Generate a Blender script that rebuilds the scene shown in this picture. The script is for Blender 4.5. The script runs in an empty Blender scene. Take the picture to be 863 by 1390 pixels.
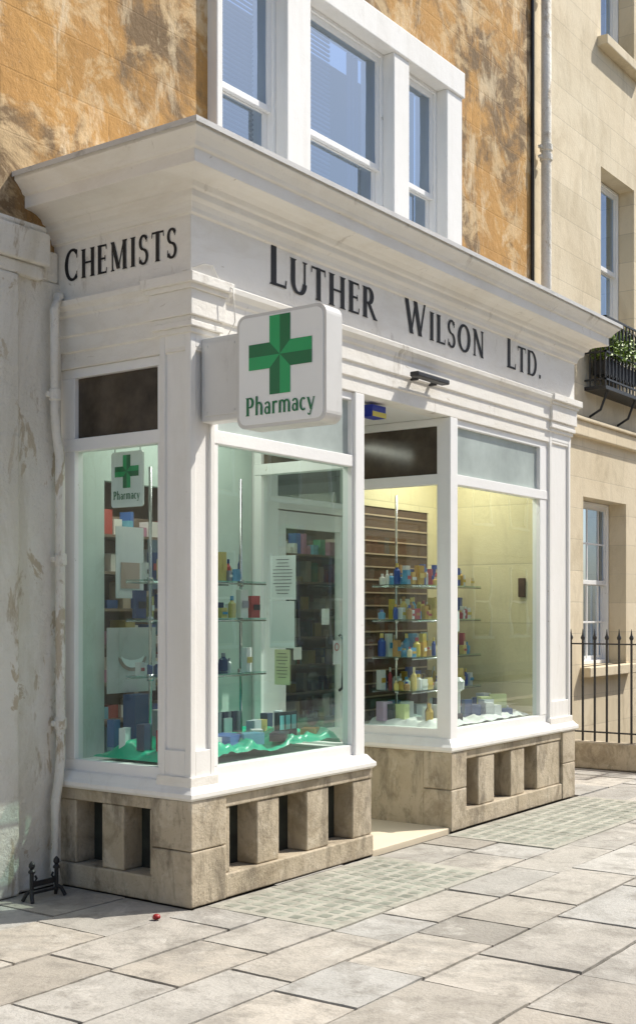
import bpy, math, random, bmesh
from mathutils import Vector, noise
random.seed(7)
sc=bpy.context.scene
# ---------------------------------------------------------------- materials
def newmat(name):
    m=bpy.data.materials.new(name); m.use_nodes=True
    nt=m.node_tree; nt.nodes.clear()
    out=nt.nodes.new('ShaderNodeOutputMaterial')
    return m,nt,out
def N(nt,t,**k):
    n=nt.nodes.new(t)
    for a,b in k.items():
        if a in n.inputs.keys(): n.inputs[a].default_value=b
        else: setattr(n,a,b)
    return n
def c4(c): return (c[0],c[1],c[2],1)
def mixc(nt,fac,a,b,mode='MIX'):
    m=nt.nodes.new('ShaderNodeMix'); m.data_type='RGBA'; m.blend_type=mode
    if isinstance(fac,(int,float)): m.inputs[0].default_value=fac
    else: nt.links.new(fac,m.inputs[0])
    for i,s in ((6,a),(7,b)):
        if isinstance(s,tuple): m.inputs[i].default_value=c4(s)
        else: nt.links.new(s,m.inputs[i])
    return m.outputs[2]
def ramp(nt,src,p0,p1,v0=0,v1=1):
    r=nt.nodes.new('ShaderNodeMapRange'); r.inputs[1].default_value=p0; r.inputs[2].default_value=p1
    r.inputs[3].default_value=v0; r.inputs[4].default_value=v1
    nt.links.new(src,r.inputs[0]); return r.outputs[0]
def noisef(nt,vec,scale,detail=6,rough=.6,dist=0):
    n=N(nt,'ShaderNodeTexNoise',Scale=scale,Detail=detail,Roughness=rough,Distortion=dist)
    nt.links.new(vec,n.inputs['Vector']); return n.outputs[0]
def mapped(nt,vec,s,loc=(0,0,0)):
    m=nt.nodes.new('ShaderNodeMapping'); m.inputs['Scale'].default_value=s; m.inputs['Location'].default_value=loc
    nt.links.new(vec,m.inputs['Vector']); return m.outputs[0]
def weathered(name,c1,c2,dirt,scale=2.0,dlo=.55,dhi=.72,bump=.15,bscale=60,rough=.6,streak=True,brick=None,attr=False,speckle=0,dstr=1.0,bdist=.01,d2=None,d3=None):
    m,nt,out=newmat(name)
    tc=nt.nodes.new('ShaderNodeTexCoord').outputs['Object']
    col=mixc(nt,ramp(nt,noisef(nt,tc,scale,8,.6),.35,.65),c1,c2)
    if attr:
        a=nt.nodes.new('ShaderNodeAttribute'); a.attribute_name='Col'
        col=mixc(nt,1.0,col,a.outputs['Color'],'MULTIPLY')
    for q,off in ((d2,(5,3,9)),(d3,(15,7,2))):
        if q:
            dc,l,h,ds,st=q[:5]; sv=q[5] if len(q)>5 else (1,1,1)
            col=mixc(nt,ramp(nt,noisef(nt,mapped(nt,tc,sv,off),ds,9,.7,.6),l,h,0,st),col,dc)
    d=ramp(nt,noisef(nt,mapped(nt,tc,(1,1,.35) if streak else (1,1,1)),scale*3.1,9,.72,.4),dlo,dhi,0,dstr)
    col=mixc(nt,d,col,dirt)
    if speckle:
        sp=ramp(nt,noisef(nt,tc,45,4,.7),.6,.72,0,speckle)
        col=mixc(nt,sp,col,dirt)
    h=noisef(nt,tc,bscale,6,.65)
    h2=noisef(nt,tc,bscale*.12,5,.6)
    ad=nt.nodes.new('ShaderNodeMath'); ad.operation='MULTIPLY_ADD'
    nt.links.new(h2,ad.inputs[0]); ad.inputs[1].default_value=2.0; nt.links.new(h,ad.inputs[2])
    hh=ad.outputs[0]
    if brick:
        bw,bh,dk,ms=brick
        sx=nt.nodes.new('ShaderNodeSeparateXYZ'); nt.links.new(tc,sx.inputs[0])
        cx=nt.nodes.new('ShaderNodeCombineXYZ'); nt.links.new(sx.outputs[0],cx.inputs[0]); nt.links.new(sx.outputs[2],cx.inputs[1])
        b=nt.nodes.new('ShaderNodeTexBrick'); nt.links.new(cx.outputs[0],b.inputs['Vector'])
        b.inputs['Scale'].default_value=1; b.inputs['Brick Width'].default_value=bw; b.inputs['Row Height'].default_value=bh
        b.inputs['Mortar Size'].default_value=ms; b.inputs['Mortar Smooth'].default_value=.3
        b.inputs['Color1'].default_value=(1,1,1,1); b.inputs['Color2'].default_value=(.86,.86,.84,1); b.inputs['Mortar'].default_value=(dk,dk,dk,1)
        col=mixc(nt,1.0,col,b.outputs['Color'],'MULTIPLY')
        s2=nt.nodes.new('ShaderNodeMath'); s2.operation='MULTIPLY_ADD'
        nt.links.new(b.outputs['Fac'],s2.inputs[0]); s2.inputs[1].default_value=-1.2; nt.links.new(hh,s2.inputs[2]); hh=s2.outputs[0]
    bp=N(nt,'ShaderNodeBump',Strength=bump,Distance=bdist); nt.links.new(hh,bp.inputs['Height'])
    p=N(nt,'ShaderNodeBsdfPrincipled',Roughness=rough)
    nt.links.new(col,p.inputs['Base Color']); nt.links.new(bp.outputs[0],p.inputs['Normal'])
    nt.links.new(p.outputs[0],out.inputs[0]); return m
def plain(name,c,rough=.5,metal=0,attr=False,vary=.12,vs=9,bump=0):
    m,nt,out=newmat(name)
    tc=nt.nodes.new('ShaderNodeTexCoord').outputs['Object']
    base=c
    if attr:
        a=nt.nodes.new('ShaderNodeAttribute'); a.attribute_name='Col'; base=a.outputs['Color']
    f=ramp(nt,noisef(nt,tc,vs,5,.6),.3,.7,1-vary,1+vary*.3)
    cc=nt.nodes.new('ShaderNodeCombineColor')
    for i in range(3): nt.links.new(f,cc.inputs[i])
    col=mixc(nt,1.0,base,cc.outputs[0],'MULTIPLY')
    p=N(nt,'ShaderNodeBsdfPrincipled',Roughness=rough,Metallic=metal)
    nt.links.new(col,p.inputs['Base Color'])
    if bump:
        bp=N(nt,'ShaderNodeBump',Strength=bump,Distance=.01); nt.links.new(noisef(nt,tc,vs*3,4,.6),bp.inputs['Height']); nt.links.new(bp.outputs[0],p.inputs['Normal'])
    nt.links.new(p.outputs[0],out.inputs[0]); return m
def glass(name,tint,k=1.7,base=0.06,wav=.0,gcol=(.95,.97,1)):
    m,nt,out=newmat(name)
    lw=N(nt,'ShaderNodeLayerWeight',Blend=.5)
    pw=nt.nodes.new('ShaderNodeMath'); pw.operation='POWER'; nt.links.new(lw.outputs['Facing'],pw.inputs[0]); pw.inputs[1].default_value=5
    ma=nt.nodes.new('ShaderNodeMath'); ma.operation='MULTIPLY_ADD'; ma.use_clamp=True
    nt.links.new(pw.outputs[0],ma.inputs[0]); ma.inputs[1].default_value=k; ma.inputs[2].default_value=base
    t=nt.nodes.new('ShaderNodeBsdfTransparent'); t.inputs[0].default_value=c4(tint)
    g=nt.nodes.new('ShaderNodeBsdfGlossy'); g.inputs['Roughness'].default_value=0.0; g.inputs['Color'].default_value=c4(gcol)
    if wav:
        tc=nt.nodes.new('ShaderNodeTexCoord').outputs['Object']
        bp=N(nt,'ShaderNodeBump',Strength=wav,Distance=.02); nt.links.new(noisef(nt,tc,2.5,2,.4),bp.inputs['Height']); nt.links.new(bp.outputs[0],g.inputs['Normal'])
    mx=nt.nodes.new('ShaderNodeMixShader'); nt.links.new(ma.outputs[0],mx.inputs[0]); nt.links.new(t.outputs[0],mx.inputs[1]); nt.links.new(g.outputs[0],mx.inputs[2])
    nt.links.new(mx.outputs[0],out.inputs[0]); return m

M={}
M['paint']=weathered('white_paint',(.90,.88,.84),(.87,.85,.80),(.50,.45,.37),scale=1.6,dlo=.62,dhi=.80,bump=.15,bscale=70,rough=.45,dstr=.5,d2=((.55,.49,.40),.66,.69,6,.7),d3=((.78,.75,.69),.48,.62,2,.5,(2,2,.3)))
M['paint2']=weathered('white_paint_fresh',(.91,.90,.88),(.88,.87,.84),(.6,.57,.5),scale=1.6,dlo=.66,dhi=.85,bump=.12,bscale=70,rough=.4,dstr=.5,d2=((.5,.45,.37),.68,.70,9,.7))
M['paintold']=weathered('old_cornice_paint',(.89,.86,.80),(.86,.82,.74),(.38,.32,.24),scale=1.5,dlo=.60,dhi=.70,bump=.3,bscale=55,rough=.55,dstr=.55,d2=((.42,.35,.26),.655,.69,7,.65,(1,1,3)),d3=((.78,.73,.64),.48,.62,1.6,.6,(1,1,3)))
M['render']=weathered('painted_masonry',(.87,.84,.77),(.82,.78,.69),(.45,.36,.24),scale=1.2,dlo=.58,dhi=.64,bump=.7,bscale=22,rough=.8,dstr=.75,speckle=.3,bdist=.02,d2=((.52,.42,.28),.58,.60,3.2,.8,(1,1,.5)),d3=((.68,.63,.52),.47,.58,2,.6,(1,1,.3)))
M['ochre']=weathered('ochre_stone',(.62,.34,.10),(.50,.27,.085),(.80,.64,.42),scale=.9,dlo=.53,dhi=.62,bump=.5,bscale=16,rough=.9,dstr=.75,brick=(.85,.36,.90,.006),speckle=.3,bdist=.02,d2=((.17,.12,.07),.48,.58,1.3,.85,(1,1,.7)),d3=((.74,.54,.30),.50,.58,2.2,.7,(1,1,1.3)))
M['stone']=weathered('pale_bath_stone',(.82,.71,.52),(.75,.63,.44),(.46,.36,.22),scale=.8,dlo=.56,dhi=.72,bump=.3,bscale=50,rough=.85,dstr=.6,brick=(.8,.34,.78,.005),bdist=.01,d3=((.62,.51,.34),.48,.62,2.2,.6,(1,1,.5)))
M['plinth']=weathered('plinth_stone',(.56,.48,.36),(.48,.40,.28),(.17,.14,.10),scale=2.2,dlo=.50,dhi=.66,bump=.6,bscale=50,rough=.85,dstr=.8,speckle=.5,d2=((.66,.59,.47),.55,.65,5,.6),d3=((.30,.24,.16),.5,.60,3,.65))
M['flag']=weathered('flagstone',(.51,.48,.43),(.43,.405,.36),(.22,.20,.17),scale=1.6,dlo=.49,dhi=.66,bump=.6,bscale=42,rough=.75,streak=False,attr=True,dstr=.7,speckle=.55,bdist=.012,d2=((.28,.26,.23),.49,.60,.9,.65),d3=((.62,.59,.53),.55,.65,3.5,.5))
M['concrete']=weathered('pavement_light_concrete',(.46,.44,.37),(.38,.365,.305),(.2,.19,.15),scale=2,dlo=.47,dhi=.64,bump=.5,bscale=50,rough=.8,streak=False,dstr=.65,speckle=.5)
M['lens']=plain('glass_lens',(.36,.375,.31),.4,vary=.5,vs=5)
M['grout']=plain('joint_dirt',(.10,.09,.07),.95,vary=.3)
M['asphalt']=weathered('asphalt',(.055,.055,.055),(.07,.068,.065),(.03,.03,.03),scale=1,bump=.4,bscale=90,rough=.85,streak=False)
M['floor']=weathered('lobby_tile',(.76,.66,.50),(.7,.6,.44),(.4,.33,.24),scale=2,dlo=.6,dhi=.8,bump=.1,streak=False,dstr=.4)
M['lead']=weathered('lead_sheet',(.60,.59,.57),(.66,.65,.62),(.3,.29,.27),scale=2,bump=.2,rough=.5,streak=False)
M['black']=plain('black_letter_paint',(.014,.014,.016),.65,vary=.2)
M['iron']=plain('black_iron',(.02,.02,.022),.45,vary=.3,vs=30,bump=.3)
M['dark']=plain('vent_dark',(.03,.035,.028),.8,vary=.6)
M['greend']=plain('cross_dark_green',(.0,.17,.06),.3,vary=.05)
M['greenl']=plain('cross_light_green',(.01,.40,.13),.3,vary=.05)
M['signface']=plain('sign_acrylic',(.95,.96,.94),.25,vary=.03,vs=3)
M['signbody']=weathered('sign_body',(.68,.67,.64),(.74,.73,.70),(.4,.38,.34),scale=3,dlo=.58,dhi=.75,bump=.05,rough=.35,dstr=.5)
M['glass']=glass('shop_glass',(.81,.90,.86),1.5,.10,.03)
M['glass2']=glass('sash_glass',(.50,.63,.82),1.4,.34,.12,(.74,.87,1))  # gloss colour tinted blue to paint in a stronger sky reflection
M['topglass']=plain('brown_top_light',(.11,.085,.06),.13,vary=.7,vs=3)
M['frost']=plain('frosted_top_light',(.46,.52,.49),.22,vary=.25,vs=3)  # frosted glass; its pale diffuse colour also carries the sky's reflection
M['palegreen']=plain('pale_green_wall',(.62,.72,.66),.7,vary=.10,vs=2)
M['cream']=weathered('cream_wall',(.84,.75,.48),(.76,.66,.40),(.45,.37,.22),scale=1.2,dlo=.53,dhi=.75,bump=.3,bscale=30,dstr=.5,brick=(.9,.5,.8,.006))
M['inner']=plain('interior_wall',(.5,.42,.32),.8)
M['innerfloor']=plain('interior_floor',(.14,.10,.07),.4)
M['slat']=plain('slatwall_brown',(.11,.062,.038),.5,vary=.3)
M['slatl']=plain('slatwall_edge',(.5,.38,.26),.5)
M['gond']=plain('gondola_board',(.28,.22,.17),.5)
M['chrome']=plain('chrome',(.5,.5,.5),.25,metal=1,vary=.1)
M['shelfg']=glass('shelf_glass',(.75,.9,.86),1.0,.12)
M['pack']=plain('packaging',(1,1,1),.35,attr=True,vary=.05)
M['cloth']=plain('green_satin',(.0,.52,.30),.3,vary=.2,vs=8)
M['wcloth']=plain('white_cloth',(.85,.84,.83),.7,vary=.1)
M['paper']=plain('paper',(1,1,1),.7,attr=True,vary=.04)
M['ink']=plain('ink',(.12,.12,.13),.6)
M['blind']=plain('venetian_blind',(.10,.13,.2),.5)
M['unlitroom']=plain('unlit_room_tone',(.03,.05,.09),.8)  # flat dark blue stands in for the shade inside unlit rooms
M['leaf']=plain('leaf',(1,1,1),.5,attr=True,vary=.3,vs=15)
M['farstone']=weathered('opposite_stone',(.70,.60,.44),(.62,.52,.37),(.35,.28,.2),scale=.8,bump=.2,brick=(.8,.34,.8,.006))
M['farglass']=plain('opposite_window_glass',(.03,.04,.05),.05)
M['red']=plain('red_plastic',(.35,.02,.02),.4)

# ---------------------------------------------------------------- mesh builder
class MB:
    def __init__(s): s.v=[];s.f=[];s.c=[]
    def poly(s,pts,col=(1,1,1)):
        b=len(s.v); s.v+= [tuple(p) for p in pts]; s.f.append(tuple(range(b,b+len(pts)))); s.c.append(col); return s
    def box(s,x0,x1,y0,y1,z0,z1,col=(1,1,1),rot=0):
        b=len(s.v)
        P=[(x0,y0,z0),(x1,y0,z0),(x1,y1,z0),(x0,y1,z0),(x0,y0,z1),(x1,y0,z1),(x1,y1,z1),(x0,y1,z1)]
        if rot:
            cx,cy=(x0+x1)/2,(y0+y1)/2; c,sn=math.cos(rot),math.sin(rot)
            P=[(cx+(x-cx)*c-(y-cy)*sn,cy+(x-cx)*sn+(y-cy)*c,z) for x,y,z in P]
        s.v+=P
        for f in ((0,3,2,1),(4,5,6,7),(0,1,5,4),(1,2,6,5),(2,3,7,6),(3,0,4,7)):
            s.f.append(tuple(b+i for i in f)); s.c.append(col)
        return s
    def lathe(s,cx,cy,prof,n=14,col=(1,1,1)):
        b=len(s.v)
        for r,z in prof:
            for i in range(n):
                a=2*math.pi*i/n; s.v.append((cx+r*math.cos(a),cy+r*math.sin(a),z))
        for k in range(len(prof)-1):
            for i in range(n):
                j=(i+1)%n; s.f.append((b+k*n+i,b+k*n+j,b+(k+1)*n+j,b+(k+1)*n+i)); s.c.append(col if not isinstance(col,list) else col[k])
        s.f.append(tuple(b+i for i in reversed(range(n)))); s.c.append(col if not isinstance(col,list) else col[0])
        s.f.append(tuple(b+(len(prof)-1)*n+i for i in range(n))); s.c.append(col if not isinstance(col,list) else col[-1])
        return s
    def tube(s,path,r,n=10,col=(1,1,1)):
        path=[Vector(p) for p in path]; b=len(s.v); up=Vector((0.13,.31,.94)).normalized()
        for k,p in enumerate(path):
            if k==0:d=path[1]-p
            elif k==len(path)-1:d=p-path[k-1]
            else:d=(path[k+1]-p).normalized()+(p-path[k-1]).normalized()
            d.normalize(); a=d.cross(up)
            if a.length<.1:a=d.cross(Vector((1,0,0)))
            a.normalize(); e=d.cross(a)
            for i in range(n):
                t=2*math.pi*i/n; s.v.append(tuple(p+a*(r*math.cos(t))+e*(r*math.sin(t))))
        for k in range(len(path)-1):
            for i in range(n):
                j=(i+1)%n; s.f.append((b+k*n+i,b+k*n+j,b+(k+1)*n+j,b+(k+1)*n+i)); s.c.append(col)
        s.f.append(tuple(b+i for i in reversed(range(n)))); s.c.append(col)
        s.f.append(tuple(b+(len(path)-1)*n+i for i in range(n))); s.c.append(col)
        return s
    def sweep(s,prof,paths,closed=True,col=(1,1,1)):
        b=len(s.v); L=None
        for o,z in prof:
            pp=paths(o); L=len(pp)
            for x,y in pp: s.v.append((x,y,z))
        n=len(prof)
        for k in range(n if closed else n-1):
            k2=(k+1)%n
            for i in range(L-1):
                s.f.append((b+k*L+i,b+k*L+i+1,b+k2*L+i+1,b+k2*L+i)); s.c.append(col)
        if closed:
            s.f.append(tuple(b+k*L for k in range(n))); s.c.append(col)
            s.f.append(tuple(b+k*L+L-1 for k in reversed(range(n)))); s.c.append(col)
        return s
    def build(s,name,mat,parent=None,bevel=0,smooth=False,seg=2):
        me=bpy.data.meshes.new(name); me.from_pydata(s.v,[],s.f); me.update()
        ca=me.color_attributes.new('Col','FLOAT_COLOR','CORNER')
        i=0
        for fi,p in enumerate(me.polygons):
            for _ in p.loop_indices:
                ca.data[i].color=c4(s.c[fi]); i+=1
        me.materials.append(mat)
        if smooth:
            for p in me.polygons:p.use_smooth=True
        o=bpy.data.objects.new(name,me); sc.collection.objects.link(o)
        bm=bmesh.new(); bm.from_mesh(me); bmesh.ops.recalc_face_normals(bm,faces=bm.faces); bm.to_mesh(me); bm.free()
        if bevel:
            md=o.modifiers.new('bevel','BEVEL'); md.width=bevel; md.segments=seg; md.limit_method='ANGLE'; md.angle_limit=math.radians(40)
        if parent:o.parent=parent
        return o
def root(name):
    e=bpy.data.objects.new(name,None); sc.collection.objects.link(e); e.empty_display_size=.2; return e

# ---------------------------------------------------------------- letters
TH,TN=.20,.085
def LN(x0,y0,x1,y1,w): return ('L',x0,y0,x1,y1,w)
def ARC(cx,cy,rx,ry,a0,a1,th=TH,tn=TN): return ('A',cx,cy,rx,ry,a0,a1,th,tn)
def SF(x,y,l=.17): return ('S',x,y,l)
G={
'L':(.62,[LN(.14,0,.14,1,TH),SF(.14,0),SF(.14,1),('H',.14,.6,.035,.07),LN(.565,0,.60,.2,.04)]),
'U':(.86,[LN(.15,1,.15,.33,TH),ARC(.425,.33,.275,.32,180,360),LN(.70,.33,.70,1,.08),SF(.15,1),SF(.70,1,.13)]),
'T':(.74,[LN(.37,0,.37,1,TH),('H',.03,.71,.965,.07),SF(.37,0),LN(.05,1,.03,.8,.04),LN(.69,1,.71,.8,.04)]),
'H':(.88,[LN(.15,0,.15,1,TH),LN(.71,0,.71,1,TH),('H',.15,.71,.52,.07),SF(.15,0),SF(.15,1),SF(.71,0),SF(.71,1)]),
'E':(.62,[LN(.14,0,.14,1,TH),SF(.14,0),SF(.14,1),('H',.14,.56,.035,.07),('H',.14,.48,.52,.07),('H',.14,.54,.965,.07),LN(.53,0,.57,.2,.04),LN(.53,1,.55,.82,.04),LN(.47,.42,.47,.62,.04)]),
'R':(.76,[LN(.14,0,.14,1,TH),('H',.14,.3,.965,.07),('H',.14,.3,.5,.07),ARC(.3,.735,.21,.235,-90,90),LN(.34,.5,.70,0,TH),SF(.14,0),SF(.14,1),SF(.72,0,.12)]),
'W':(1.22,[LN(.1,1,.38,0,TH),LN(.36,0,.62,1,TN),LN(.56,1,.84,0,TH),LN(.83,0,1.10,1,TN),SF(.1,1),SF(.58,1),SF(1.10,1,.12)]),
'I':(.36,[LN(.17,0,.17,1,TH),SF(.17,0),SF(.17,1)]),
'S':(.6,[ARC(.29,.74,.19,.225,25,270,.15,.08),ARC(.29,.26,.21,.235,90,-155,.15,.08),LN(.47,.96,.47,.74,.04),LN(.07,.04,.07,.28,.04)]),
'O':(.98,[ARC(.47,.5,.37,.475,0,360)]),
'N':(.88,[LN(.15,0,.15,1,.085),LN(.14,1,.72,0,TH),LN(.73,0,.73,1,.085),SF(.15,0,.13),SF(.1,1,.12),SF(.73,1,.13)]),
'D':(.9,[LN(.14,0,.14,1,TH),('H',.14,.36,.965,.07),('H',.14,.36,.035,.07),ARC(.36,.5,.40,.475,-90,90),SF(.14,0),SF(.14,1)]),
'C':(.84,[ARC(.46,.5,.36,.475,48,312),LN(.71,.97,.71,.7,.04),LN(.71,.03,.71,.28,.04)]),
'M':(1.08,[LN(.17,0,.15,1,.08),LN(.17,1,.53,.05,TH),LN(.52,.05,.86,1,.07),LN(.9,0,.88,1,TH),SF(.17,0,.13),SF(.13,1,.1),SF(.9,0),SF(.9,1)]),
'.':(.26,[LN(.1,0,.1,.15,.15)]),
'P':(.68,[LN(.14,0,.14,.95,TH),('H',.14,.34,.92,.07),('H',.14,.34,.44,.07),ARC(.32,.68,.22,.24,-90,90),SF(.14,0),SF(.14,.95)]),
'h':(.66,[LN(.13,0,.13,1,.16),ARC(.32,.42,.19,.22,0,180,.15,.09),LN(.51,0,.51,.42,.16),SF(.13,0,.12),SF(.51,0,.12)]),
'a':(.54,[ARC(.23,.2,.15,.17,0,360,.14,.07),LN(.41,0,.41,.45,.16),ARC(.25,.45,.16,.17,0,160,.14,.08)]),
'r':(.46,[LN(.13,0,.13,.64,.16),ARC(.32,.40,.18,.2,50,170,.13,.1),SF(.13,0,.12)]),
'm':(.98,[LN(.13,0,.13,.64,.16),ARC(.30,.42,.17,.2,0,180,.15,.09),LN(.47,0,.47,.42,.16),ARC(.65,.42,.18,.2,0,180,.15,.09),LN(.83,0,.83,.42,.16),SF(.13,0,.12),SF(.47,0,.1),SF(.83,0,.12)]),
'c':(.52,[ARC(.28,.31,.2,.30,50,310,.16,.08)]),
'y':(.6,[LN(.08,.62,.3,0,.16),LN(.52,.62,.24,-.2,.08),ARC(.17,-.18,.08,.08,180,340,.09,.07),SF(.08,.62,.1),SF(.52,.62,.08)]),
}
def word(mb,txt,org,U,V,Nn,H,width=None,sp=.1,cap=1.0):
    tot=0; ws=[]
    for i,ch in enumerate(txt):
        w,st=G[ch]; k=cap if (i==0) else 1.0
        ws.append(k); tot+=w*k+(sp if i<len(txt)-1 else 0)
    sx=(width/tot) if width else H
    x=0; e=0
    org=Vector(org);U=Vector(U);V=Vector(V);Nn=Vector(Nn)
    def P(a,b,e): return org+U*(a*sx)+V*(b*H)+Nn*(e*.00025)
    for i,ch in enumerate(txt):
        w,st=G[ch]; k=ws[i]
        for q in st:
            e=(e+1)%12
            if q[0]=='L':
                _,x0,y0,x1,y1,t=q
                mb.poly([P(x+(x0-t/2)*k,y0*k,e),P(x+(x0+t/2)*k,y0*k,e),P(x+(x1+t/2)*k,y1*k,e),P(x+(x1-t/2)*k,y1*k,e)])
            elif q[0]=='H':
                _,x0,x1,y,t=q
                mb.poly([P(x+x0*k,(y-t/2)*k,e),P(x+x1*k,(y-t/2)*k,e),P(x+x1*k,(y+t/2)*k,e),P(x+x0*k,(y+t/2)*k,e)])
            elif q[0]=='S':
                _,x0,y0,l=q; s=.05 if y0<=.3 else -.05
                mb.poly([P(x+(x0-l)*k,y0*k,e),P(x+(x0+l)*k,y0*k,e),P(x+(x0+l*.55)*k,(y0+s)*k,e),P(x+(x0-l*.55)*k,(y0+s)*k,e)])
            else:
                _,cx,cy,rx,ry,a0,a1,th,tn=q; n=22
                for j in range(n):
                    qs=[]
                    for aa,sg in ((j,1),(j+1,1),(j+1,-1),(j,-1)):
                        a=math.radians(a0+(a1-a0)*aa/n); t=tn+(th-tn)*abs(math.cos(a))**1.3
                        qs.append(P(x+(cx+(rx+sg*t/2)*math.cos(a))*k,(cy+(ry+sg*t/2)*math.sin(a))*k,e))
                    mb.poly(qs)
        x+=w*k+sp

# ================================================================= SHOP
W=4.95; D=1.05
shop=root('chemist_shop')
path=lambda o:[(-o,D),(-o,-o),(W+o,-o),(W+o,D)]
prof=[(-.14,3.02),(0,3.02),(0,3.11),(.014,3.112),(.014,3.20),(.028,3.205),(.028,3.31),(.04,3.32),(.045,3.345),(.07,3.37),(.075,3.40),(.03,3.415),
      (.022,3.43),(.022,3.745),(.04,3.75),(.045,3.775),(.06,3.80),(.085,3.815),(.09,3.85),(.11,3.855),(.125,3.88),(.16,3.90),(.20,3.91),(.245,3.915),(.245,3.985),(.262,3.99),(.272,4.01),(.30,4.04),(.318,4.055),(.322,4.06),(.322,4.082),(-.14,4.125)]
MB().sweep(prof,path).build('entablature',M['paintold'],shop,bevel=.003,seg=1)
MB().sweep([(-.1,4.132),(.332,4.087),(.334,4.072),(.338,4.072),(.338,4.10),(-.1,4.147)],path).build('cornice_lead',M['lead'],shop)
MB().poly([(0,.02,4.144),(W,.02,4.144),(W,D,4.21),(0,D,4.21)]).build('flat_roof',M['lead'],shop)
MB().box(.14,W-.14,.14,D,3.021,3.06).build('soffit',M['paint2'],shop)
t=MB()
word(t,'LUTHER',(.667,-.0245,3.515),(1,0,0),(0,0,1),(0,-1,0),.20,1.14,.14,1.22)
word(t,'WILSON',(2.16,-.0245,3.515),(1,0,0),(0,0,1),(0,-1,0),.20,1.15,.14,1.22)
word(t,'LTD.',(3.69,-.0245,3.515),(1,0,0),(0,0,1),(0,-1,0),.20,.62,.14,1.22)
word(t,'CHEMISTS',(-.0245,.955,3.525),(0,-1,0),(0,0,1),(-1,0,0),.165,.88,.14,1.1)
t.build('lettering',M['black'],shop)
def pilaster(name,x0,x1,y1,sideface):
    b=MB(); i=.014; p=.004
    b.box(x0+i,x1-i if not sideface else x1-.001,i,y1-.002,.60,3.11)
    s=.038
    b.box(x0-p,x0+s,-p,s if sideface else i+.01,.62,3.115); b.box(x1-s,x1,-p,i+.02,.62,3.115)
    for z0,z1 in ((.62,.84),(3.04,3.114)):
        b.box(x0+s,x1-s,-p+.001,i+.02,z0,z1)
    if sideface:
        b.box(x0-p,x0+i+.02,y1-s,y1,.62,3.115)
        for z0,z1 in ((.62,.84),(3.04,3.114)): b.box(x0-p+.001,x0+i+.02,s,y1-s,z0,z1)
    b.build(name,M['paint'],shop,bevel=.004)
    c=MB()
    for o,z0,z1 in ((.022,3.112,3.14),(.04,3.14,3.172),(.033,3.172,3.198),(.049,3.198,3.335),(.064,3.335,3.362),(.088,3.362,3.415)):
        c.box(x0-o,x1+o*.8,-o,y1+(o*.8 if sideface else 0),z0,z1)
    c.box(x0-.018,x1+.014,-.018,y1+.01,.622,.70)
    c.build(name+'_capital',M['paintold'],shop,bevel=.004)
pilaster('corner_pilaster',0,.2,.225,True)
pilaster('end_pilaster',4.52,4.93,.2,False)
MB().box(4.935,4.95,.01,D,.57,3.02).build('end_wall',M['paint'],shop)
F=MB()
def fr_front(x0,x1,post0,post1):
    F.box(x0,x1,.02,.085,.62,.735)
    F.box(x0,x1,.012,.09,2.535,2.61)
    F.box(x0,x1,.02,.085,2.965,3.019)
    F.box(x0,x0+post0,.017,.088,.735,2.535);F.box(x0,x0+post0,.017,.088,2.61,2.965)
    F.box(x1-post1,x1,.017,.088,.735,2.535);F.box(x1-post1,x1,.017,.088,2.61,2.965)
fr_front(.2,1.595,.05,.012)
fr_front(2.945,4.52,.02,.15)
def fr_side(x,y0,y1,p0,p1,z0=.62):
    F.box(x,x+.065,y0,y1,z0,.735);F.box(x-.006,x+.071,y0,y1,2.535,2.61);F.box(x,x+.065,y0,y1,2.965,3.019)
    for a,b in ((y0,y0+p0),(y1-p1,y1)):
        F.box(x-.002,x+.067,a,b,.735,2.535);F.box(x-.002,x+.067,a,b,2.61,2.965)
fr_side(.02,.225,D-.002,.035,.13)
fr_side(1.63,.10,.86,.02,.06)
fr_side(2.85,.10,.86,.02,.06)
F.box(1.597,1.70,-.002,.1,.60,3.018); F.box(2.835,2.943,-.002,.1,.60,3.018)
F.build('window_frames',M['paint2'],shop,bevel=.004)
Gm=MB()
def gq(ax,p,a0,a1,z0,z1,mb):
    if ax=='y': mb.poly([(a0,p,z0),(a1,p,z0),(a1,p,z1),(a0,p,z1)])
    else: mb.poly([(p,a0,z0),(p,a1,z0),(p,a1,z1),(p,a0,z1)])
gq('y',.05,.25,1.583,.735,2.535,Gm); gq('y',.05,2.965,4.37,.735,2.535,Gm)
gq('x',.05,.26,.918,.735,2.535,Gm); gq('x',1.66,.12,.80,.735,2.535,Gm); gq('x',2.88,.12,.80,.735,2.535,Gm)
Gm.build('display_glass',M['glass'],shop)
T=MB(); gq('x',.05,.26,.918,2.61,2.965,T); gq('x',2.88,.12,.80,2.61,2.965,T); gq('x',1.66,.12,.80,2.61,2.965,T)
T.build('side_top_lights',M['topglass'],shop)
T=MB(); gq('y',.05,.25,1.583,2.61,2.965,T); gq('y',.05,2.965,4.37,2.61,2.965,T)
T.build('front_top_lights',M['frost'],shop)
S=MB()
sp=[(-.06,.575),(.035,.575),(.05,.59),(.05,.612),(.03,.63),(.012,.655),(.004,.665),(-.02,.67),(-.06,.67)]
S.sweep(sp,lambda o:[(-o,D),(-o,-o),(1.72+o,-o),(1.72+o,.9)])
S.sweep(sp,lambda o:[(2.82-o,.9),(2.82-o,-o),(W+o,-o),(W+o,D)])
S.build('timber_sills',M['paint'],shop)
Bm=MB(); Dk=MB()
def base_front(x0,x1,piers):
    Bm.box(x0,x1,-.028,.16,0.0,.135)
    Bm.box(x0,x1,-.02,.16,.505,.572)
    for a,b in piers: Bm.box(a,b,-.012,.16,.137,.503)
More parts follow.
